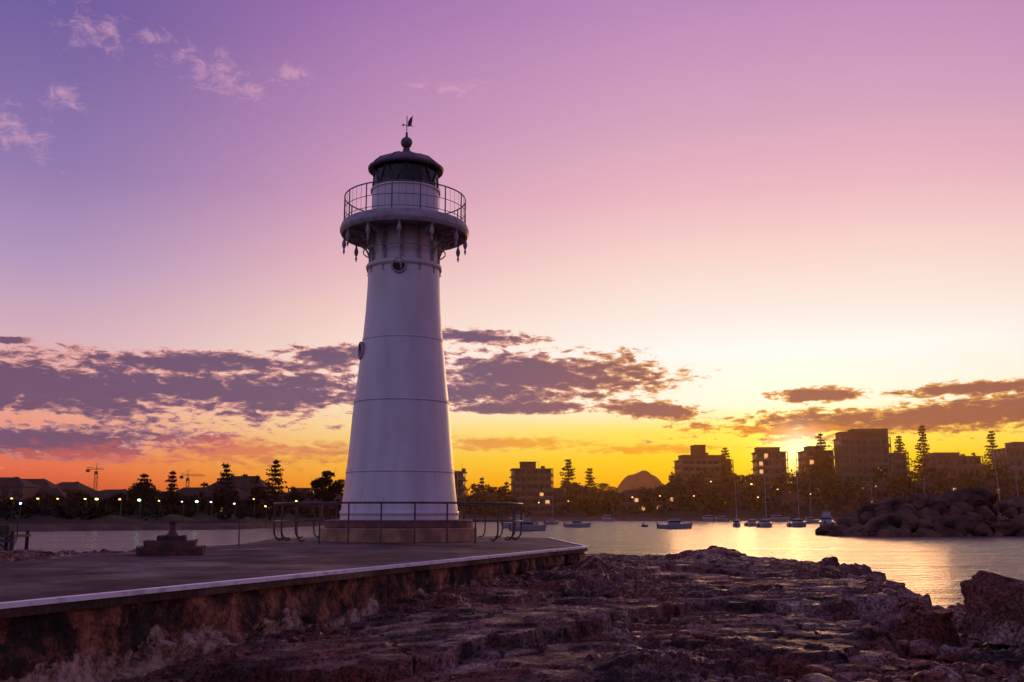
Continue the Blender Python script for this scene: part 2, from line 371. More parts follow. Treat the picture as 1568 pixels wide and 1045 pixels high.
# ---------- pier (breakwater platform)
DECK=1.75
per=[(-9.9,-3.2),(-4.85,9.3),(1.76,25.35),(1.95,26.2),(1.8,27.5),(1.3,34.5),(-1.2,37.4),(-5.6,37.4),(-8.0,34.5),(-7.5,28.5),(-8.95,17.5),(-12.2,2),(-13.2,-4)]
def NNf(nt,geo):
    L=nt.links
    def NN(scale,detail=8,rough=.6,st=(1,1,1)):
        mp=nt.nodes.new('ShaderNodeMapping'); mp.inputs['Scale'].default_value=st; L.new(geo.outputs['Position'],mp.inputs[0])
        n=nt.nodes.new('ShaderNodeTexNoise'); n.inputs['Scale'].default_value=scale; n.inputs['Detail'].default_value=detail; n.inputs['Roughness'].default_value=rough
        L.new(mp.outputs[0],n.inputs['Vector']); return n.outputs['Fac']
    def RR(f,st):
        r=nt.nodes.new('ShaderNodeValToRGB'); e=r.color_ramp.elements
        while len(e)<len(st): e.new(.5)
        for i,(p,c) in enumerate(st): e[i].position=p; e[i].color=(*c,1)
        L.new(f,r.inputs[0]); return r.outputs[0]
    def MX(f,a,bb,mode='MIX'):
        n=nt.nodes.new('ShaderNodeMix'); n.data_type='RGBA'; n.blend_type=mode
        for x,i in((f,0),(a,6),(bb,7)):
            if isinstance(x,(tuple,float,int)): n.inputs[i].default_value=x
            else: L.new(x,n.inputs[i])
        return n.outputs[2]
    return NN,RR,MX
m,nt,b,o=newmat('pier_concrete'); L=nt.links; geo=nt.nodes.new('ShaderNodeNewGeometry'); NN,RR,MX=NNf(nt,geo)
c=RR(NN(.55,10,.70),[(.36,(.030,.016,.012)),(.5,(.095,.052,.038)),(.64,(.23,.14,.105))])
L.new(MX(1.0,c,RR(NN(30,6,.7),[(.38,(.5,.5,.5)),(.6,(1.25,1.2,1.2))]),'MULTIPLY'),b.inputs['Base Color'])
L.new(RR(NN(.8,5),[(.35,(.50,.50,.50)),(.65,(.9,.9,.9))]),b.inputs['Roughness']); b.inputs['Specular IOR Level'].default_value=.22
bp=nt.nodes.new('ShaderNodeBump'); bp.inputs['Strength'].default_value=.8; bp.inputs['Distance'].default_value=.03
L.new(NN(9,10,.7),bp.inputs['Height']); L.new(bp.outputs[0],b.inputs['Normal'])
deckm=m
mb=MB(); n=len(per)
vs=[(x,y,DECK) for x,y in per]+[(x,y,DECK-.12) for x,y in per]
mb.add(vs,[tuple(range(n))]+[(i,i+n,(i+1)%n+n,(i+1)%n) for i in range(n)])
pier=empty('stone_pier'); mb.obj('deck',[deckm],pier)
mb=MB()
edge=[Vector((x,y,0)) for x,y in per[:6]]
for p,q in zip(edge[:-1],edge[1:]):
    dr=(q-p).normalized(); nn_=Vector((dr.y,-dr.x,0))
    a0=p-nn_*.10; b0=q-nn_*.10; a1=p+nn_*.015; b1=q+nn_*.015
    zt=DECK+.02; zb=DECK-.03
    V8=[(a0.x,a0.y,zt),(b0.x,b0.y,zt),(b1.x,b1.y,zt),(a1.x,a1.y,zt),(b1.x,b1.y,zb),(a1.x,a1.y,zb)]
    mb.add(V8,[(0,3,2,1),(3,5,4,2)],0)
mb.obj('paint_and_sheen_edge',[mat('edge_paint_sheen',(.90,.88,.92),(.60,.54,.58),4,.35,lo=.35,hi=.5)],pier)  # white edge paint, its colour raised to stand in for sky sheen
# wall
m,nt,b,o=newmat('seawall_stone'); L=nt.links
geo=nt.nodes.new('ShaderNodeNewGeometry'); sp=nt.nodes.new('ShaderNodeSeparateXYZ'); L.new(geo.outputs['Position'],sp.inputs[0]); NN,RR,MX=NNf(nt,geo)
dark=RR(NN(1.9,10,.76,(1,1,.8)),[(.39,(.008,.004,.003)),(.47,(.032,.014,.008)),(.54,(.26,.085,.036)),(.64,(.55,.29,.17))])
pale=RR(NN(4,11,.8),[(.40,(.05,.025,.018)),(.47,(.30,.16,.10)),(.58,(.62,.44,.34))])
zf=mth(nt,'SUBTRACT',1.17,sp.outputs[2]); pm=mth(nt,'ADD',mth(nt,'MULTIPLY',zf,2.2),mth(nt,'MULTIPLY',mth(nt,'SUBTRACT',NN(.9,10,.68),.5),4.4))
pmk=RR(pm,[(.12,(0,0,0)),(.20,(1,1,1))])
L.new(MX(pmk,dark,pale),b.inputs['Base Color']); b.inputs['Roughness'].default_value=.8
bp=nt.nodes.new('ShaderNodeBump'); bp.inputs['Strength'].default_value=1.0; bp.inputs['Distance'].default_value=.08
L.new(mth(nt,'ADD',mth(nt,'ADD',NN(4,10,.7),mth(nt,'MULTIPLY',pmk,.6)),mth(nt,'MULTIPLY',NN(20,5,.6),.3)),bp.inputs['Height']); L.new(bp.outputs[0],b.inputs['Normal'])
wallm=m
pts=[Vector((x,y,0)) for x,y in per+[per[0]]]
sam=[];nor=[];arc=[];acc=0
for p,q in zip(pts[:-1],pts[1:]):
    Ls=(q-p).length; k=max(2,int(Ls/.05)); dr=(q-p).normalized()
    for i in range(k):
        sam.append(p+(q-p)*i/k); nor.append(Vector((dr.y,-dr.x,0))); arc.append(acc+Ls*i/k)
    acc+=Ls
ncw=len(sam); nrw=44
A=np.array(arc)[None,:].repeat(nrw,0); T=np.linspace(0,1,nrw)[:,None].repeat(ncw,1)
zz=DECK-.12-T*1.9
row=np.floor(T*6.5+.3*(fbm(A*.5,A*0,3,2)-.5)); bx=A/.62+row*.5+.3*(fbm(A*.8,row,3,7)-.5); jx=np.abs(bx-np.round(bx)); jz=np.abs(T*6.5-np.round(T*6.5))
joint=np.exp(-(jx/.06)**2)+np.exp(-(jz/.10)**2)
near=np.clip((A-20)/5,.15,1)*np.clip(fbm(A*.8,T*3,3,55)*2.4-.6,0,1)
blk=vnoise(np.floor(bx)*3.7,row*5.1,2)
off=-.10+(.12*blk-.06*np.clip(joint,0,1))*near+.22*(fbm(A*1.1,T*4,5,81)-.5)+.09*(fbm(A*5,T*11,4,85,.6)-.5)
fo=T-.34-.5*(fbm(A*.8,A*0,5,91,.6)-.5)
off+=np.clip(fo/.02,0,1)*.12+T*.10
SA=np.array([[p.x,p.y] for p in sam]); NA=np.array([[p.x,p.y] for p in nor])
V=np.stack([SA[None,:,0]+NA[None,:,0]*off,SA[None,:,1]+NA[None,:,1]*off,zz],-1).reshape(-1,3)
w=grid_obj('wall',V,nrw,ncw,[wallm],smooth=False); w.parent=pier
# ---------- lighthouse
LX,LY=-3.56,32.0
lh=empty('lighthouse',(LX,LY,0))
def zr(py,hw=0):
    _,z=P(613,py,LY); dep=LY*math.cos(PITCH)+(z-EYE)*math.sin(PITCH); return z,hw/F*dep
m,nt,b,o=newmat('white_paint'); L=nt.links
tc=nt.nodes.new('ShaderNodeTexCoord')
def n3(st,scale,detail=6):
    mp=nt.nodes.new('ShaderNodeMapping'); mp.inputs['Scale'].default_value=st; L.new(tc.outputs['Object'],mp.inputs[0])
    n=nt.nodes.new('ShaderNodeTexNoise'); n.inputs['Scale'].default_value=scale; n.inputs['Detail'].default_value=detail; L.new(mp.outputs[0],n.inputs['Vector']); return n.outputs['Fac']
r=nt.nodes.new('ShaderNodeValToRGB'); L.new(n3((1.6,1.6,.35),1.2),r.inputs[0])
r.color_ramp.elements[0].position=.25; r.color_ramp.elements[0].color=(.60,.56,.57,1); r.color_ramp.elements[1].position=.7; r.color_ramp.elements[1].color=(.78,.74,.75,1)
r2=nt.nodes.new('ShaderNodeValToRGB'); L.new(n3((7,7,.5),1.0,8),r2.inputs[0])
r2.color_ramp.elements[0].position=.64; r2.color_ramp.elements[0].color=(0,0,0,1); r2.color_ramp.elements[1].position=.80; r2.color_ramp.elements[1].color=(.6,.6,.6,1)
mx=nt.nodes.new('ShaderNodeMix'); mx.data_type='RGBA'; L.new(r2.outputs[0],mx.inputs[0]); L.new(r.outputs[0],mx.inputs[6]); mx.inputs[7].default_value=(.33,.20,.13,1)
L.new(mx.outputs[2],b.inputs['Base Color']); b.inputs['Roughness'].default_value=.38
bp=nt.nodes.new('ShaderNodeBump'); bp.inputs['Strength'].default_value=.45; bp.inputs['Distance'].default_value=.03; L.new(n3((1,1,.5),1.6,3),bp.inputs['Height']); L.new(bp.outputs[0],b.inputs['Normal'])
white=m
metal=mat('dark_iron',(.10,.07,.08),(.05,.03,.035),5,.5)
trim=mat('grey_paint',(.46,.41,.44),(.30,.25,.26),4,.5)
prof=[(795,90.5),(780,88.7),(760,86),(720,81.5),(680,77.6),(640,74.5),(612,71.2),(580,67.5),(550,64.2),(520,60.6),(480,57.3),(445,55.3),(412,54.2)]
pf=[]
for py,hw in prof:
    z,rr_=zr(py,hw); pf.append((rr_,z))
pf[0]=(pf[0][0],pf[0][1]-.05)
mb=MB(); mb.lathe(pf,n=96); mb.obj('tower_shell',[white],lh,smooth=True)
mb=MB()
for py,hw,t_ in((524,60.7,.03),(618,72,.03),(724,82,.03),(786,89.3,.06),):
    z,rr_=zr(py,hw); mb.lathe([(rr_-.02,z-t_*1.2),(rr_+t_*.5,z-t_),(rr_+t_*.5,z+t_),(rr_-.03,z+t_*1.2)],n=96)
z,rr_=zr(412,54.2); mb.lathe([(rr_-.02,z-.10),(rr_+.07,z-.07),(rr_+.09,z+.02),(rr_+.04,z+.09),(rr_-.05,z+.13)],n=96)
zg_bot,rg=zr(364,97); zg_top,_=zr(349,97)
zn,rn=zr(408,50.5)
mb.lathe([(rn,zn),(rn*.985,zn+.5),(rn*.985,zg_bot+.12)],n=96)
mb.obj('flanges',[white],lh,smooth=True)
mb=MB()
for py,hw in((524,60.7),(618,72),(724,82)):
    z,rr_=zr(py,hw)
    for dz in(-.07,.07):
        for i in range(60):
            t_=2*math.pi*i/60; x,y=math.cos(t_)*(rr_+.003),math.sin(t_)*(rr_+.003)
            mb.box((x,y,z+dz),(.018,.018,.018),rz=t_)
mb.obj('rivets',[white],lh)
# gallery
mb=MB()
mb.lathe([(rn*.9,zg_bot+.14),(rg-.12,zg_bot+.14),(rg-.10,zg_bot+.02),(rg-.03,zg_bot),(rg,zg_bot+.05),(rg+.03,zg_bot+.12),(rg+.03,zg_bot+.18),(rg-.02,zg_top),(rg-.05,zg_top+.05),(rn*.8,zg_top+.05)],n=96)
mb.obj('gallery_deck',[trim],lh,smooth=False)
mb=MB(); NB=12
for i in range(NB):
    t_=2*math.pi*i/NB-math.pi/2+.02
    u=Vector((math.cos(t_),math.sin(t_),0))
    zt=zg_bot+.10; zc=zn-.02; ro=rg-.10; ri=rn+.02
    p=lambda r_,z_:(u.x*r_,u.y*r_,z_)
    mb.box(((u.x*(ri+ro)/2),(u.y*(ri+ro)/2),zt-.06),(ro-ri,.06,.10),rz=t_)
    arc_=[p(ri+ (ro-ri-.05)*(1-math.cos(k/10*math.pi/2)),zc+(zt-.12-zc)*math.sin(k/10*math.pi/2)) for k in range(11)]
    mb.tube(arc_,.034)
    for (fr,dz,rd) in((.26,.27,.15),(.62,.18,.09)):
        c=Vector(p(ri+(ro-ri)*fr,zt-dz)); ringp=[]
        for k in range(13):
            a_=2*math.pi*k/12; ringp.append(tuple(c+u*rd*math.cos(a_)+Vector((0,0,rd*math.sin(a_)))))
        mb.tube(ringp,.02,5)
    c=p(ro,0)
    mb.lathe([(.035,0),(.045,-.10),(.03,-.18),(.065,-.28),(.075,-.37),(.045,-.46),(.022,-.51),(.04,-.58),(.025,-.64),(.0,-.72)],(c[0],c[1],zt),10)
    mb.box((u.x*(ri+.03),u.y*(ri+.03),(zt+zc)/2),(.07,.09,zt-zc),rz=t_)
    c=p(ri+.07,0); mb.lathe([(.05,.06),(.07,-.04),(.045,-.14),(.02,-.2),(.035,-.26),(.0,-.34)],(c[0],c[1],zc-.04),8)
mb.ring((0,0,zn+.42),rn+.26,.022,72,6)
mb.obj('gallery_brackets',[trim],lh)
mb=MB(); rr2=rg-.10; zb=zg_top+.04; zt=zb+.92
for k,zq in enumerate((zt,zb+.5,zb+.12)): mb.ring((0,0,zq),rr2,.022 if k==0 else .011,72,6)
for i in range(14):
    t_=2*math.pi*i/14+.12; x,y=math.cos(t_)*rr2,math.sin(t_)*rr2
    mb.cyl((x,y,zb),(x,y,zt+.02),.024,.02,6)
for i in range(56):
    t_=2*math.pi*i/56+.12; x,y=math.cos(t_)*rr2,math.sin(t_)*rr2
    mb.cyl((x,y,zb+.1),(x,y,zt),.0065,.0065,4)
mb.obj('gallery_railing',[mat('rail_paint',(.20,.16,.18),(.10,.07,.08),6,.5)],lh)
# lantern
zl,rl=zr(297,51); zr_b,_=zr(266,50)
mb=MB(); mb.lathe([(rl,zg_top+.04),(rl,zl),(rl+.05,zl+.01),(rl+.05,zl+.07),(rl-.08,zl+.08)],n=72)
mb.lathe([(rl+.04,zg_top+.06),(rl+.05,zg_top+.2),(rl-.01,zg_top+.22)],n=72)
mb.obj('lantern_wall',[white],lh,smooth=False)
m,nt,b,o=newmat('lantern_glass'); L=nt.links
g=nt.nodes.new('ShaderNodeBsdfGlossy'); g.inputs['Roughness'].default_value=.03; tr=nt.nodes.new('ShaderNodeBsdfTransparent'); tr.inputs[0].default_value=(.78,.72,.74,1)
fr_=nt.nodes.new('ShaderNodeFresnel'); ms=nt.nodes.new('ShaderNodeMixShader'); L.new(fr_.outputs[0],ms.inputs[0]); L.new(tr.outputs[0],ms.inputs[1]); L.new(g.outputs[0],ms.inputs[2]); L.new(ms.outputs[0],o.inputs[0])
mb=MB(); mb.lathe([(rl-.05,zl+.07),(rl-.05,zr_b+.15)],n=20); mb.obj('lantern_glazing',[m],lh)
mb=MB(); NP=10; ht=zr_b+.12
for i in range(NP):
    t0=2*math.pi*i/NP+.1; t1=2*math.pi*(i+1)/NP+.1; tm=(t0+t1)/2; R_=rl-.02
    pp=lambda t_,z_:(math.cos(t_)*R_,math.sin(t_)*R_,z_)
    mb.cyl(pp(t0,zl+.07),pp(tm,ht),.02,.02,6); mb.cyl(pp(tm,ht),pp(t1,zl+.07),.02,.02,6)
mb.ring((0,0,zl+.09),rl-.02,.03,60,6)
mb.obj('lantern_astragals',[metal],lh)
mb=MB(); R_=rl*.62
for i in range(10):
    t0=2*math.pi*i/10+.1; t1=2*math.pi*(i+1)/10+.1
    q=lambda t_,z_,k=1:(math.cos(t_)*R_*k,math.sin(t_)*R_*k,z_)
    mb.add([q(t0,ht+.1),q(t1,ht+.1),q((t0+t1)/2,zl+.05,.9)],[(0,1,2)])
    mb.add([q(t0,zl,.85),q(t1,zl,.85),q((t0+t1)/2,ht+.1,.9)],[(0,1,2)],1)
mb.cyl((0,0,zl-.2),(0,0,ht),.42,.42,16,1)
mb.lathe([(0,ht+.1),(rl-.1,ht+.1)],n=30,m=1)
mb.lathe([(0,zl+.0),(rl-.1,zl+.0)],n=30,m=1)
mb.obj('lens_and_curtains',[mat('curtain',(.14,.05,.03),(.05,.02,.02),3,.8),mat('lens_housing',(.03,.02,.02),None,3,.6)],lh)
zb_,rb=zr(264,56.5)
mb=MB(); mb.lathe([(rl-.12,zb_+.06),(rb-.03,zb_-.02),(rb+.02,zb_+.02),(rb+.03,zb_+.09),(rb-.05,zb_+.15),(rb*.8,zb_+.33),(rb*.5,zb_+.50),(rb*.2,zb_+.60),(.15,zb_+.63)],n=72)
zf,_=zr(219,0)
s0=zb_+.62
mb.lathe([(.15,s0),(.16,s0+.05),(.13,s0+.12),(.11,zf-.28),(.13,zf-.24),(.10,zf-.2)]+[(.20*math.sin(k/10*math.pi*.94+.2),zf-.20*math.cos(k/10*math.pi*.94+.2)) for k in range(11)]+[(.05,zf+.22),(.03,zf+.30),(.05,zf+.33),(.015,zf+.38),(.015,zf+.95)],n=20)
for i in range(10):
    t_=2*math.pi*i/10; mb.tube([(math.cos(t_)*rb*k,math.sin(t_)*rb*k,zb_+zz_) for k,zz_ in((.97,.14),(.8,.34),(.5,.51),(.2,.61))],.018)
mb.obj('roof_and_ball_finial',[mat('roof_paint',(.17,.11,.13),(.10,.065,.075),3,.45)],lh,smooth=True)
mb=MB(); zv=zf+.62
dirv=Vector((.55,.2,.0)).normalized(); pz=Vector((0,0,zv)); up=Vector((0,0,1))
mb.cyl(pz-dirv*.16,pz+dirv*.22,.012,.012,6)
def plate(pp_): 
    nrm=Vector((-dirv.y,dirv.x,0))*.008
    k=len(pp_); V_=[Vector(q)-nrm for q in pp_]+[Vector(q)+nrm for q in pp_]
    mb.add(V_,[tuple(range(k)),tuple(range(k,2*k))[::-1]]+[(i,(i+1)%k,(i+1)%k+k,i+k) for i in range(k)])
plate([pz+dirv*.04-up*.05,pz+dirv*.16+up*.02,pz+dirv*.2+up*.38,pz+dirv*.10+up*.26,pz+dirv*.03+up*.12])
plate([pz-dirv*.10-up*.05,pz-dirv*.18,pz-dirv*.10+up*.05])
mb.obj('weather_vane',[metal],lh)
def porthole(py,ang,rad):
    z,rr_=zr(py,0); 
    rwall=np.interp(z,[q[1] for q in pf],[q[0] for q in pf])
    mb=MB(); n_=24
    vs=[];K=[(rad*1.35,-.06),(rad*1.35,.05),(rad*1.2,.09),(rad,.08),(rad*.98,.015)]
    for q,(rq,oo) in enumerate(K):
        for i in range(n_):
            a_=2*math.pi*i/n_; yy_=rq*math.cos(a_); zz_=rq*math.sin(a_)
            vs.append((rwall+oo-(yy_*yy_)/(2*rwall)*.9,yy_,zz_))
    fs=[(q*n_+i,q*n_+(i+1)%n_,(q+1)*n_+(i+1)%n_,(q+1)*n_+i) for q in range(len(K)-1) for i in range(n_)]
    mb.add(vs,fs,0)
    mb.add(vs[-n_:],[tuple(range(n_))],1)
    o_=mb.obj('porthole',[trim,mat('porthole_dark',(.012,.01,.012),None,3,.6)],lh,smooth=False)
    o_.location=(0,0,z); o_.rotation_euler=(0,0,ang)
porthole(420,-math.pi/2-.03,.19); porthole(541,-math.pi/2-1.22,.22)
mb=MB(); pt=pf[0][1]+.03
mb.lathe([(1.5,pt),(2.28,pt),(2.33,pt-.04),(2.33,pt-.22),(2.29,pt-.24)],n=80,m=0)
mb.lathe([(2.2,pt-.235),(2.42,pt-.24),(2.45,pt-.27),(2.45,DECK-.02)],n=80,m=1)
mb.obj('plinth',[mat('plinth_cap',(.28,.11,.07),(.12,.05,.045),3,.7,.4,20),mat('plinth_stone',(.55,.31,.16),(.28,.15,.09),2.2,.8,.6,14)],lh,smooth=False)
# ---------- safety railing round the base
m_r=mat('railing_steel',(.14,.09,.09),(.06,.035,.03),8,.45,metal=.3)
mb=MB(); RR_=3.88; zt=DECK+1.13
mb.ring((LX,LY,zt),RR_,.028,90,8); mb.ring((LX,LY,DECK+.60),RR_,.018,90,6); 
NPs=26
for i in range(NPs):
    t_=2*math.pi*i/NPs+.10; u=Vector((math.cos(t_),math.sin(t_),0)); c=Vector((LX,LY,0))
    if abs(math.sin(t_))<.75 or math.sin(t_)>0:
        J=[(0,1.13),(0,.55),(0,.3),(.03,.16),(.10,.07),(.20,.04),(.28,.08)]
    else: J=[(0,1.13),(0,0)]
    mb.tube([tuple(c+u*(RR_-j)+Vector((0,0,DECK+z_))) for j,z_ in J],.026,6)
mb.obj('safety_railing',[m_r],smooth=False)
# ---------- mooring bollard on stepped base
X,_=P(262,850,20.9)
mb=MB()
def slab_block(c,d,seed):
    bm=bmesh.new(); bmesh.ops.create_cube(bm,size=1); bmesh.ops.subdivide_edges(bm,edges=bm.edges[:],cuts=9,use_grid_fill=True)
    vs=[]
    for v in bm.verts:
        p=v.co.copy(); 
        for k in range(3):
            if abs(p[k])>.46: p[k]*=.985
        q=Vector((p.x*d[0],p.y*d[1],p.z*d[2])); q+=Vector((noise.noise(q*5+Vector((seed,0,0))),noise.noise(q*5+Vector((0,seed,0))),noise.noise(q*5+Vector((0,0,seed)))))*.035
        vs.append(q+Vector(c))
    bm.verts.ensure_lookup_table(); mb.add(vs,[[v.index for v in f.verts] for f in bm.faces]); bm.free()
slab_block((0,0,.09),(1.30,1.0,.20),1); slab_block((-.02,0,.24),(1.0,.8,.13),5); slab_block((0,0,.35),(.55,.45,.12),9)
mb.lathe([(.16,.38),(.10,.44),(.065,.5),(.06,.62),(.085,.66),(.09,.70),(.05,.74),(.0,.75)],n=16)
mb.obj('mooring_bollard',[mat('rusty_iron',(.15,.06,.045),(.05,.022,.02),4,.7,.6,15)],loc=(X,20.9,DECK-.02),rz=.25)
mb=MB(); X,z=P(366,838,26.5); mb.cyl((X-.0,26.5,DECK-.3),(X-.02,26.5,DECK+.62),.02,.02,6); mb.cyl((X-.02,26.5,DECK+.6),(X-.02,26.5,DECK+.66),.035,.02,6); mb.obj('marker_post',[metal])
# ---------- land
landm=mat('ground_grass',(.075,.052,.022),(.030,.020,.013),.05,.95,.3,.6,spec=.1)
azs=np.radians(np.linspace(-75,75,260)); rad=[0,2,5,10,20,40,80,130,220,500,1200,3000,7000]
def shore(azd): return np.interp(azd,[-75,-40,-27,-15,-11,-6,0,22,30,50,75],[90,120,140,160,200,300,335,345,320,300,280])
def land_z(azd,k):
    H=np.interp(azd,[-30,-8,2,10,18,40],[3.2,3.5,4.5,10,13,13])
    return np.interp(k,[0,2,5,20,130,220,7000],[-.4,.25,.9,1.6,1,1,1])+ (H-1)*np.interp(k,[5,130],[0,1])
VV=[]
for k in rad:
    for a_ in azs:
        ad=math.degrees(a_); R0=float(shore(ad))/math.cos(a_)*1.0+k+ (1.2*math.sin(ad*3.1)+.7*math.sin(ad*11))
        zq=float(land_z(ad,k))+ (0 if k<20 else .5*math.sin(ad*2+k))
        if k>=1200: zq+= 6
        VV.append((R0*math.sin(a_),R0*math.cos(a_),zq))
grid_obj('ground',np.array(VV),len(rad),len(azs),[landm],flip=True)
def gz(X,Y):
    ad=math.degrees(math.atan2(X,Y)); k=max(0,math.hypot(X,Y)-shore(ad)/math.cos(math.radians(ad))); return float(land_z(ad,k))
mb=MB()
for i,a_ in enumerate(azs):
    ad=math.degrees(a_); R0=float(shore(ad))/math.cos(a_)+(1.2*math.sin(ad*3.1)+.7*math.sin(ad*11))
    for k,zq in((-1.5,-.3),(1.5,.45),(4.5,.98)): mb.v.append(((R0+k)*math.sin(a_),(R0+k)*math.cos(a_),zq))
for i in range(len(azs)-1):
    for j in range(2): mb.f.append((i*3+j,(i+1)*3+j,(i+1)*3+j+1,i*3+j+1)); mb.m.append(0)
mb.obj('beach',[mat('sand',(.17,.10,.065),(.10,.06,.04),.3,.95,spec=.1)])
n1,n2=60,30
Xm,Zm=P(980,722,4200); V=[]
for j in range(n2):
    for i in range(n1):
        u=(i/(n1-1)-.5)*2; v=(j/(n2-1)-.5)*2
        x=u*420
        hh=(Zm-4)*max(0,1-abs(u*420/135)**2.0)**.8*(math.cos(v*1.57)**.5 if abs(v)<1 else 0)
        hh=max(hh,28*(math.cos(u*1.57)**.6)*math.cos(v*1.5))
        hh*=1+.12*noise.noise(Vector((u*8,v*4,0)))
        V.append((Xm+x,4200+v*300,2+hh))
grid_obj('mountain',np.array(V),n2,n1,[mat('mountain_haze_tint',(.36,.15,.05),(.30,.12,.04),.01,1,spec=0)])  # aerial haze put into the hill's base colour as an orange tint
# ---------- trees
leafm=mat('pine_foliage',(.050,.032,.018),(.018,.013,.009),.6,.9,spec=.1); barkm=mat('bark',(.06,.038,.026),None,2,.9)
leafd=mat('broadleaf_foliage',(.070,.042,.018),(.020,.013,.009),.5,.9,spec=.1)
def pine(px,ptop,Y,wpx,seed=0):
    X,zt=P(px,ptop,Y); z0=gz(X,Y)-.3; h=zt-z0; r=wpx/F*Y*.60
    mb=MB(); mb.cyl((0,0,0),(0,0,h*.97),max(.22,h*.02),.04,7,1)
    rr=random.Random(seed+int(px)); nw=int(h/(1.0 if Y<260 else 1.3)); C=[]
    for k in range(nw):
        t=k/nw; z=h*(.08+.90*t)
        rad_=r*(1-t)**.72*(.5+.5*min(1,(t+.12)/.25))*rr.uniform(.7,1.15)+.15
        for b_ in range(7):
            a_=b_/7*6.283+rr.uniform(-.3,.3); L_=rad_*rr.uniform(.6,1.15); rise=L_*rr.uniform(.05,.3)
            if rr.random()<.14: continue
            tip=(L_*math.cos(a_),L_*math.sin(a_),z+rise)
            mb.cyl((0,0,z),tip,.05,.02,3,1)
            nl=int(8+L_*6)
            for q in range(nl):
                s_=rr.uniform(.2,1.0); wd=.09*L_+.14
                C.append((tip[0]*s_+rr.gauss(0,wd),tip[1]*s_+rr.gauss(0,wd),z+rise*s_+rr.gauss(0,.15)+.06))
    mb.leaves(C,.38 if Y<260 else .55,0)
    return mb.obj('norfolk_pine',[leafm,barkm],loc=(X,Y,z0))
for px,pt_,Y,w_ in((348,707,215,40),(423,700,215,40),(393,725,235,34),(265,718,230,30),(314,736,250,22),(222,722,215,46),(738,728,370,16),(870,700,390,36),(903,714,400,24),
                   (1110,682,430,32),(1256,660,420,48),(1376,664,430,38),(1411,648,420,38),(1517,656,410,40),(1082,690,440,20),(16,745,260,16),(1236,690,450,24),(450,742,240,18),(375,722,260,16),(775,735,385,16),(1490,690,420,22),(1330,700,440,18)):
    pine(px,pt_,Y,w_)
def crown(C,c,R,n,rr,squash=.7):
    for k in range(n):
        v=Vector((rr.gauss(0,1),rr.gauss(0,1),rr.gauss(0,1))).normalized()*R*rr.uniform(.55,1.05)
        C.append((c[0]+v.x,c[1]+v.y,c[2]+v.z*squash))
def broad(px,ptop,Y,wpx,seed=1,name='fig_tree'):
    X,zt=P(px,ptop,Y); z0=gz(X,Y)-.3; h=zt-z0; r=wpx/F*Y*.5; rr=random.Random(seed+int(px))
    mb=MB(); mb.cyl((0,0,0),(0,0,h*.45),.35,.22,8,1); C=[]
    for k in range(16):
        a_=rr.uniform(0,6.28); q=rr.uniform(.15,.8)*r; lz=h*rr.uniform(.45,.86)*(1-.25*(q/r)**2)
        c=(q*math.cos(a_),q*math.sin(a_),lz); mb.cyl((0,0,h*.35),c,.12,.04,5,1)
        crown(C,c,rr.uniform(.2,.36)*r+.3,130,rr,.6)
    crown(C,(0,0,h*.85),r*.35,140,rr,.5)
    mb.leaves(C,.38); return mb.obj(name,[leafd,barkm],loc=(X,Y,z0))
for px,pt_,Y,w_ in((503,712,190,58),(222,735,225,50),(186,755,200,46),(395,742,225,34),(120,752,240,50),(20,756,230,40),(880,735,380,40),(925,738,380,50),(1110,712,430,40),(70,756,225,60),(265,752,215,46),(348,748,215,50),(455,752,225,50),(1420,706,420,50),(1260,700,420,50),(1500,705,415,50)):
    broad(px,pt_,Y,w_)
mb=MB(); rr=random.Random(5); C=[]
for k in range(420):
    px=rr.uniform(-150,1750)
    if px<540: Y=rr.uniform(215,330); top=rr.gauss(763,6)
    elif px<1020: Y=rr.uniform(360,430); top=rr.gauss(754,8)
    else: Y=rr.uniform(362,450); top=rr.gauss(742,13)-(px-1020)*.02
    X,zt=P(px,top,Y); g=gz(X,Y); R=rr.uniform(2,4.6)
    for q in range(3): crown(C,(X+rr.gauss(0,2.2),Y+rr.gauss(0,2),zt-R*.5-rr.uniform(0,1.5)),R*rr.uniform(.5,.9),50,rr,.7)
    crown(C,(X,Y,(zt+g)/2-1),R*1.1,60,rr,max(.6,(zt-g)/R*.5))
mb.leaves(C,.8); mb.obj('distant_tree_belt',[leafd])
mb=MB(); C=[]
for k in range(260):
    px=rr.uniform(-100,1700); ad=AE(px,790)[0]; Y=shore(ad)+rr.uniform(14,50)
    X,_=P(px,790,Y); crown(C,(X,Y,gz(X,Y)+.7),rr.uniform(1,2.6),50,rr,.6)
mb.leaves(C,.5); mb.obj('shoreline_shrubs',[leafd])
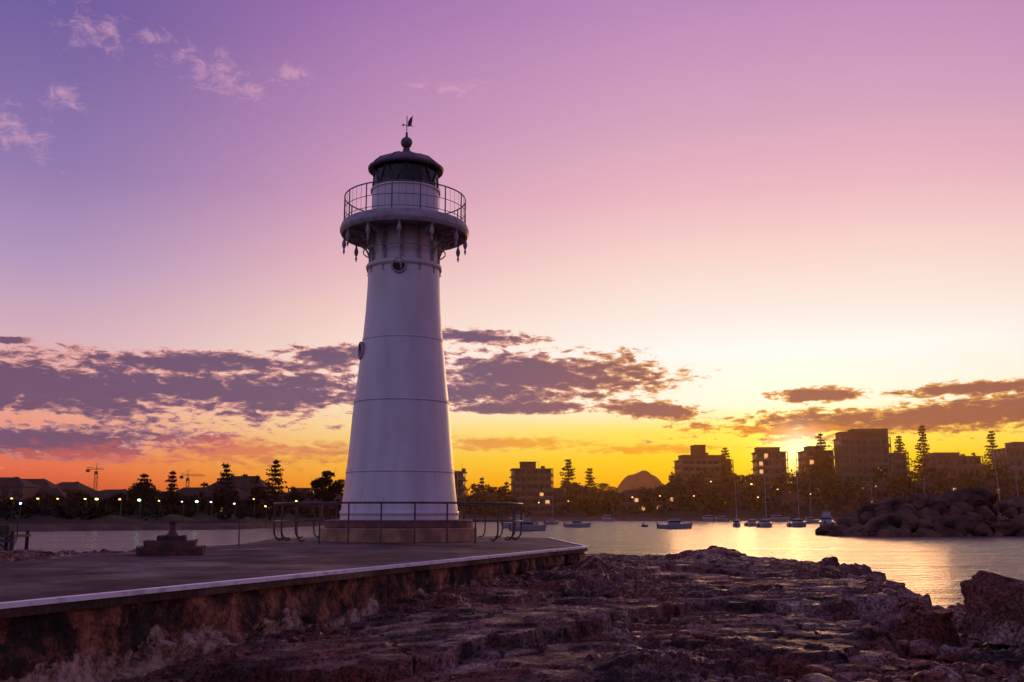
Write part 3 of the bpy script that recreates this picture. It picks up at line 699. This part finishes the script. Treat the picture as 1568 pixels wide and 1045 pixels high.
# ---------- buildings
wallA=mat('apartment_wall',(.16,.075,.042),(.11,.052,.03),.4,.9,spec=.15); wallB=mat('pale_render',(.24,.14,.095),(.18,.105,.07),.4,.9,spec=.15)
slab=mat('balcony_slab',(.30,.19,.13),None,.5,.9,spec=.15); roofm=mat('roof_tiles',(.10,.045,.03),(.06,.03,.02),1,.8,spec=.15)
m,nt,b,o=newmat('window_glass'); b.inputs['Base Color'].default_value=(.02,.014,.012,1); b.inputs['Roughness'].default_value=.25; glassw=m
litw=emis('lit_window',(1,.5,.18),.9)
def apartment(px0,px1,ptop,Y,floors,pent=None,rz=0,wall=wallA,depth=16,base=None,name='apartment_building',seed=0):
    x0,zt=P(px0,ptop,Y); x1,_=P(px1,ptop,Y); W=(x1-x0)/ (math.cos(rz)+.0); cx=(x0+x1)/2
    z0=(gz(cx,Y)-1.5) if base is None else base; H=zt-z0; e_=empty(name,(cx,Y+depth/2,z0),rz); rr=random.Random(seed+int(px0))
    fh=(H-1.5)/floors; mb=MB(); mb.box((0,0,H/2),(W-1.6,depth-1.6,H),0); mb.obj('walls',[wall],e_)
    mb=MB()
    for k in range(floors+1):
        z=1.5+k*fh; mb.box((0,0,z),(W*(1 if k<floors else .97),depth,.28),0)
    for i in range(max(2,int(W/5))+1):
        n_=max(2,int(W/5)); x=-W/2+.3+i*(W-.6)/n_
        mb.box((x,-depth/2+.35,H/2+.7),(.28,.5,H-1.7),0)
    mb.obj('slabs_and_piers',[slab],e_)
    gl=MB(); bal=MB()
    for k in range(floors):
        z=1.5+k*fh; n_=max(2,int(W/2.6))
        for i in range(n_):
            x=-W/2+1.2+(i+.5)*(W-2.4)/n_; 
            gl.box((x,-depth/2+.79,z+fh*.47),((W-2.4)/n_*.66,.06,fh*.62),1 if rr.random()<.04 else 0)
            for sgn in(-1,1):
                if i<int(depth/4): gl.box((sgn*(W/2-.79),-depth/2+2+i*3.6,z+fh*.5),(.06,1.7,fh*.5),0)
        for i in range(int(W/1.4)):
            if rr.random()<.8: bal.box((-W/2+.7+i*1.4,-depth/2+.06,z+.6),(1.3,.06,.8),0)
    gl.obj('windows',[glassw,litw],e_); bal.obj('balcony_fronts',[slab],e_)
    mb=MB()
    if pent:
        for (fx0,fx1,hh) in pent:
            w_=(fx1-fx0)*W; mb.box(((fx0+fx1)/2*W-W/2,0,H+hh/2),(w_,depth*.5,hh),0); mb.box(((fx0+fx1)/2*W-W/2,0,H+hh+.1),(w_+.6,depth*.5+.6,.2),0)
    mb.box((W*.3,2,H+.8),(1.4,1.4,1.3)); mb.cyl((W*.2,1,H),(W*.2,1,H+3.4),.06,.04,5)
    mb.obj('roof_plant',[wall],e_); return e_
apartment(781,846,718,370,6,[(.25,.6,2.6)],.06)
apartment(688,713,722,360,5,None,0)
apartment(850,868,748,380,3,None,0,wallB)
apartment(1040,1122,704,430,6,[(.08,.9,2.0),(.32,.52,6.4)],.08)
apartment(1160,1209,692,420,6,[(.1,.8,2.)],-.1)
apartment(1234,1280,690,430,6,[(.2,.7,2.)],0)
apartment(1290,1366,670,400,7,[(.05,.85,2.4),(.3,1.,3.6)],-.1,wallB)
apartment(1366,1392,694,410,5,None,0,wallB)
apartment(1432,1506,699,405,4,[(.1,.6,1.6)],0,wallB)
apartment(1543,1640,686,390,5,[(.2,.6,2.4)],-.05,wallB)
apartment(440,478,748,270,3,None,0,wallB); apartment(60,140,758,300,3,None,.05,wallA)
apartment(1700,1790,680,400,6,None,0); apartment(-120,-60,740,280,4,None,0)
def house(px,Y,w,d,hh,rz,seed,wall):
    X,_=P(px,780,Y); z0=gz(X,Y)-.5; rr=random.Random(seed); e_=empty('house',(X,Y,z0),rz)
    mb=MB(); mb.box((0,0,hh/2),(w,d,hh)); mb.obj('walls',[wall],e_)
    mb=MB(); ov=.5; rh=w*.22 if rr.random()<.5 else d*.25
    V_=[(-w/2-ov,-d/2-ov,hh+.01),(w/2+ov,-d/2-ov,hh+.01),(w/2+ov,d/2+ov,hh+.01),(-w/2-ov,d/2+ov,hh+.01),(-w/4,0,hh+rh),(w/4,0,hh+rh)]
    mb.add(V_,[(0,1,5,4),(1,2,5),(2,3,4,5),(3,0,4),(3,2,1,0)]); mb.box((w*.2,.5,hh+rh*.8),(.7,.7,1.2)); mb.obj('roof',[roofm],e_)
    mb=MB()
    for fl_ in range(max(1,int(hh/3))):
        for i in range(int(w/2.4)): mb.box((-w/2+1.4+i*2.4,-d/2-.03,1.5+fl_*3),(1.3,.08,1.3),1 if rr.random()<.10 else 0)
    mb.box((w*.1,-d/2-.05,1.0),(1,.06,2.0),0)
    mb.obj('windows_and_door',[glassw,litw],e_)
rr=random.Random(11)
for k in range(46):
    if k<18: px=-60+k*33+rr.uniform(-8,8); Y=rr.uniform(225,290); hh=rr.choice([3.2,3.2,6])
    else: px=700+(k-18)*34+rr.uniform(-8,8); Y=rr.uniform(372,400)if px<1000 else rr.uniform(385,440); hh=rr.choice([3.2,6,6])
    house(px,Y,rr.uniform(8,15),9,hh,rr.uniform(-.3,.3),k,rr.choice([wallA,wallB]))
def crane(px,ptop,pbase,Y,jl,jr):
    X,zt=P(px,ptop,Y); z0=gz(X,Y); mb=MB(); h=zt-z0; s_=.55
    for a_,b_ in((-s_,-s_),(s_,-s_),(s_,s_),(-s_,s_)): mb.cyl((a_,b_,0),(a_,b_,h-2),.1,.1,4)
    k=0
    while k*1.8<h-4:
        z=k*1.8; sg=1 if k%2 else -1
        mb.cyl((-s_*sg,-s_,z),(s_*sg,-s_,z+1.8),.06,.06,4); mb.cyl((-s_*sg,s_,z),(s_*sg,s_,z+1.8),.06,.06,4); k+=1
    mb.box((0,0,h-2),(1.2,1.2,1.4)); mb.cyl((0,0,h-1),(0,0,h+2),.2,.08,4)
    for dz in(0,.9): mb.cyl((-jl,0,h-.6+dz),(jr,0,h-.6+dz*(.4)),.12,.10,4)
    n_=int((jl+jr)/1.5)
    for i in range(n_): 
        x=-jl+i*1.5; mb.cyl((x,0,h-.6),(x+.75,0,h+.2),.05,.05,3); mb.cyl((x+.75,0,h+.2),(x+1.5,0,h-.6),.05,.05,3)
    mb.cyl((0,0,h+2),(jr*.7,0,h+.2),.04,.04,3); mb.cyl((0,0,h+2),(-jl*.9,0,h+.2),.04,.04,3); mb.box((-jl*.85,0,h-1.1),(1.4,1,1.2))
    mb.obj('tower_crane',[mat('crane_steel',(.12,.06,.04),None,3,.6)],loc=(X,Y,z0),rz=.1)
crane(148,717,755,420,4,3); crane(288,727,755,420,3,7)
poles=mat('lamp_pole',(.08,.07,.07),None,3,.5)
def lamp(px,py,Y,col,st,r=.22):
    X,z=P(px,py,Y); z0=gz(X,Y)-.1; z=max(z,z0+3); e_=empty('street_lamp',(X,Y,z0))
    mb=MB(); h=z-z0; mb.cyl((0,0,0),(0,0,h),.09,.05,6); mb.cyl((0,0,h),(0,-.6,h+.1),.04,.04,5); mb.obj('pole',[poles],e_)
    mb=MB(); mb.lathe([(0,-r*.6),(r*.8,-r*.4),(r,0),(r*.7,r*.4),(0,r*.5)],(0,-.7,h+.05),10); mb.obj('luminaire',[emis('lamp_glow',col,st)],e_)
G=(.35,1,.4);Wm=(1,.5,.12);Bw=(.8,.9,1)
for px,py,Y,c,st,r in((215,774,168,G,18,.27),(303,771,170,G,16,.25),(150,773,170,(1,.75,.2),11,.26),(132,778,172,Wm,6,.2),(455,768,185,Wm,6,.2),(60,775,170,Wm,5,.2),(325,770,170,Bw,5,.18),(360,783,168,Bw,5,.17),(185,777,168,Wm,6,.2),(90,779,168,Wm,5,.18),(408,776,172,Wm,5,.2),(245,778,168,Wm,5,.17),(280,782,168,Bw,4,.15),(20,776,168,Wm,5,.18),(390,765,180,Wm,4,.16),
    (1088,738,375,Wm,7,.32),(1150,742,375,Wm,8,.34),(1160,762,368,Wm,6,.28),(930,765,360,Wm,6,.28),(968,762,362,Wm,6,.28),(1010,760,362,Wm,5,.26),(825,770,355,Wm,5,.26),(1062,760,368,Wm,6,.28),(1240,757,370,Wm,6,.28),(1190,750,370,Wm,5,.26),(1340,745,372,Wm,4,.24),(870,768,355,Wm,4,.24)):
    lamp(px,py,Y,c,st,r)
# ---------- boats
hullw=mat('white_gelcoat',(.42,.38,.40),(.34,.3,.32),1,.35); hulld=mat('dark_hull',(.06,.05,.07),None,1,.3)
def boat(px,Y,Lb,rz=0,cabin=True,mast=0,dark=False,fly=False,name=None,lean=0):
    X,_=P(px,800,Y); mb=MB(); W=Lb*.16; H=Lb*.10+.12; vs=[]; N=10
    for i in range(N):
        t=i/(N-1); x=-Lb/2+t*Lb; w=W*(1-max(0,(t-.45)/.55)**2.2)*(.85+.15*min(1,t*4)); sh=H*(1+.45*t*t)
        rake=.06*Lb*t**3
        for y_,zq,rk in((-w,sh,rake),(-w*.8,.05,0),(0,-.25,0),(w*.8,.05,0),(w,sh,rake)): vs.append((x+rk,y_,zq))
    fs=[(i*5+j,i*5+j+1,(i+1)*5+j+1,(i+1)*5+j) for i in range(N-1) for j in range(4)]+[(i*5,(i+1)*5,(i+1)*5+4,i*5+4) for i in range(N-1)]+[(0,1,2,3,4)]
    mb.add(vs,fs,1 if dark else 0)
    if cabin:
        mb.box((-.02*Lb,0,H+.10*Lb*.5+.1),(Lb*.36,W*1.3,Lb*.09+.25),0,0,.85)
        mb.box((-.02*Lb,0,H+.10*Lb*.5+.16),(Lb*.345,W*1.32,Lb*.035+.08),2,0,.97)
    if fly:
        mb.box((-.06*Lb,0,H+Lb*.16),(Lb*.26,W*1.1,Lb*.09),0,0,.85); mb.box((-.06*Lb,0,H+Lb*.225),(Lb*.24,W*1.1,.08),0)
        mb.cyl((-.1*Lb,0,H+Lb*.22),(-.12*Lb,0,H+Lb*.4),.05,.03,5)
    if mast:
        mb.cyl((Lb*.08,0,H),(Lb*.08+lean,0,mast),.07,.045,6,0); mb.cyl((Lb*.08,0,H+1.3),(-Lb*.36,0,H+1.2),.10,.08,6,1)
        mb.cyl((Lb*.08+lean,0,mast),(Lb*.5,0,H*1.4),.018,.018,3,3); mb.cyl((Lb*.08+lean,0,mast),(-Lb*.48,0,H),.018,.018,3,3)
        mb.cyl((Lb*.08+lean*.6,-.6,mast*.62),(Lb*.08+lean*.6,.6,mast*.62),.03,.03,4)
    for s_ in(-1,1): mb.tube([(Lb*.2,s_*W*.8,H*1.1),(Lb*.2,s_*W*.8,H*1.1+.6),(Lb*.45,s_*W*.3,H*1.3+.6)],.03,4,3)
    mb.cyl((-Lb*.52,0,.1),(-Lb*.52,0,H+.25),.14,.14,6,1)
    mb.obj(name or('sailing_boat' if mast else 'motor_boat'),[hullw,hulld,glassw,metal],loc=(X,Y,0),rz=rz)
boat(808,150,5.2,.1,True,0,False,True); boat(795,175,6,3.0); boat(884,185,4.6,.0); boat(988,190,3.0,1.2,False,0,True); boat(1033,170,5.6,.05,True)
boat(1128,190,5,1.3,True,8.5); boat(1152,200,5,.9,True,0); boat(1172,185,5.5,.9,True,9); boat(1222,190,6,.8,True,13.5); boat(1266,190,8.5,1.2,True,0,False,True)
boat(1240,250,6,.3,True,10); boat(1335,250,8,.6,True,9);boat(1417,240,8,.6,True,11.5)
boat(1530,170,9,.2,True,13.5,lean=-.8); boat(1560,165,9,.4,True,13,lean=-.8); boat(1590,165,9,.4,True,13)
boat(845,230,4.5,.8,True,6)
for px in(795,930,1085,1105,1190,1310,1450): boat(px,random.uniform(290,318),random.uniform(6,9),random.uniform(0,3),True,0)
# small timber jetty with its lamp mast at the far left
Yj=66; xr,_=P(36,800,Yj); timber=mat('jetty_timber',(.10,.06,.045),(.04,.025,.02),2,.8)
mb=MB()
mb.box((xr-3.6,Yj,1.12),(7.2,2.4,.16))
for i in range(6):
    for s_ in(-1,1): mb.cyl((xr-.15-i*1.35,Yj+s_*1.0,-1),(xr-.15-i*1.35,Yj+s_*1.0,1.45 if i%2==0 else 1.05),.13,.12,8)
for i in range(5): mb.cyl((xr-.15-i*1.35,Yj-1.0,.1),(xr-1.5-i*1.35,Yj-1.0,1.0),.06,.06,5)
mb.box((xr-3.6,Yj-1.22,.85),(7.2,.1,.22))
mb.cyl((xr-.35,Yj,1.2),(xr-.30,Yj,3.15),.05,.035,6)
mb.cyl((xr-.32,Yj,2.9),(xr-1.5,Yj,1.3),.03,.03,5); mb.cyl((xr-.95,Yj,2.05),(xr-.34,Yj,1.9),.025,.025,5)
mb.box((xr-1.1,Yj,1.5),(.7,.6,.6)); mb.box((xr-2.2,Yj+.3,1.4),(.5,.5,.4))
mb.obj('jetty',[timber])
mb=MB(); mb.lathe([(0,-.07),(.07,-.03),(.07,.03),(0,.08)],(xr-.30,Yj,3.2),8); mb.obj('navigation_lamp',[emis('blue_lamp',(.25,.35,1),14)])
boat(-45,72,6,.15,True,0,False,True,'fishing_boat')
# ---------- rock breakwater (right)
mb=MB(); rr=random.Random(3)
for k in range(560):
    x=rr.uniform(38,92); s_=x-37.2; crest=min(5.0,1.6+s_*.30)+.5*math.sin(x*.6)
    v=rr.uniform(-1,1); y=119+s_*.12+v*7; zc=crest*(1-abs(v)**1.4)-.2; r=rr.uniform(.6,1.6)
    zc=max(zc-r*.4,-.3)
    add_boulder(mb,(x,y,zc),r,(1.25,1,.8),1000+k,Matrix.Rotation(rr.uniform(0,6.28),3,'Z')@Matrix.Rotation(rr.uniform(-.6,.6),3,'X'),2)
mb.obj('rock_breakwater',[mat('breakwater_rock',(.22,.11,.065),(.06,.030,.020),.35,.85,.6,3,spec=.2)])
# ---------- evening haze lying over the far shore
mb=MB(); mb.box((0,155+170,17),(1600,340,36.5))
m=bpy.data.materials.new('haze_air'); m.use_nodes=True; nt=m.node_tree; nt.nodes.clear()
v=nt.nodes.new('ShaderNodeVolumeScatter'); v.inputs['Color'].default_value=(1,.55,.22,1); v.inputs['Density'].default_value=.00042; v.inputs['Anisotropy'].default_value=.75
o=nt.nodes.new('ShaderNodeOutputMaterial'); nt.links.new(v.outputs[0],o.inputs['Volume'])
mb.obj('evening_haze',[m])
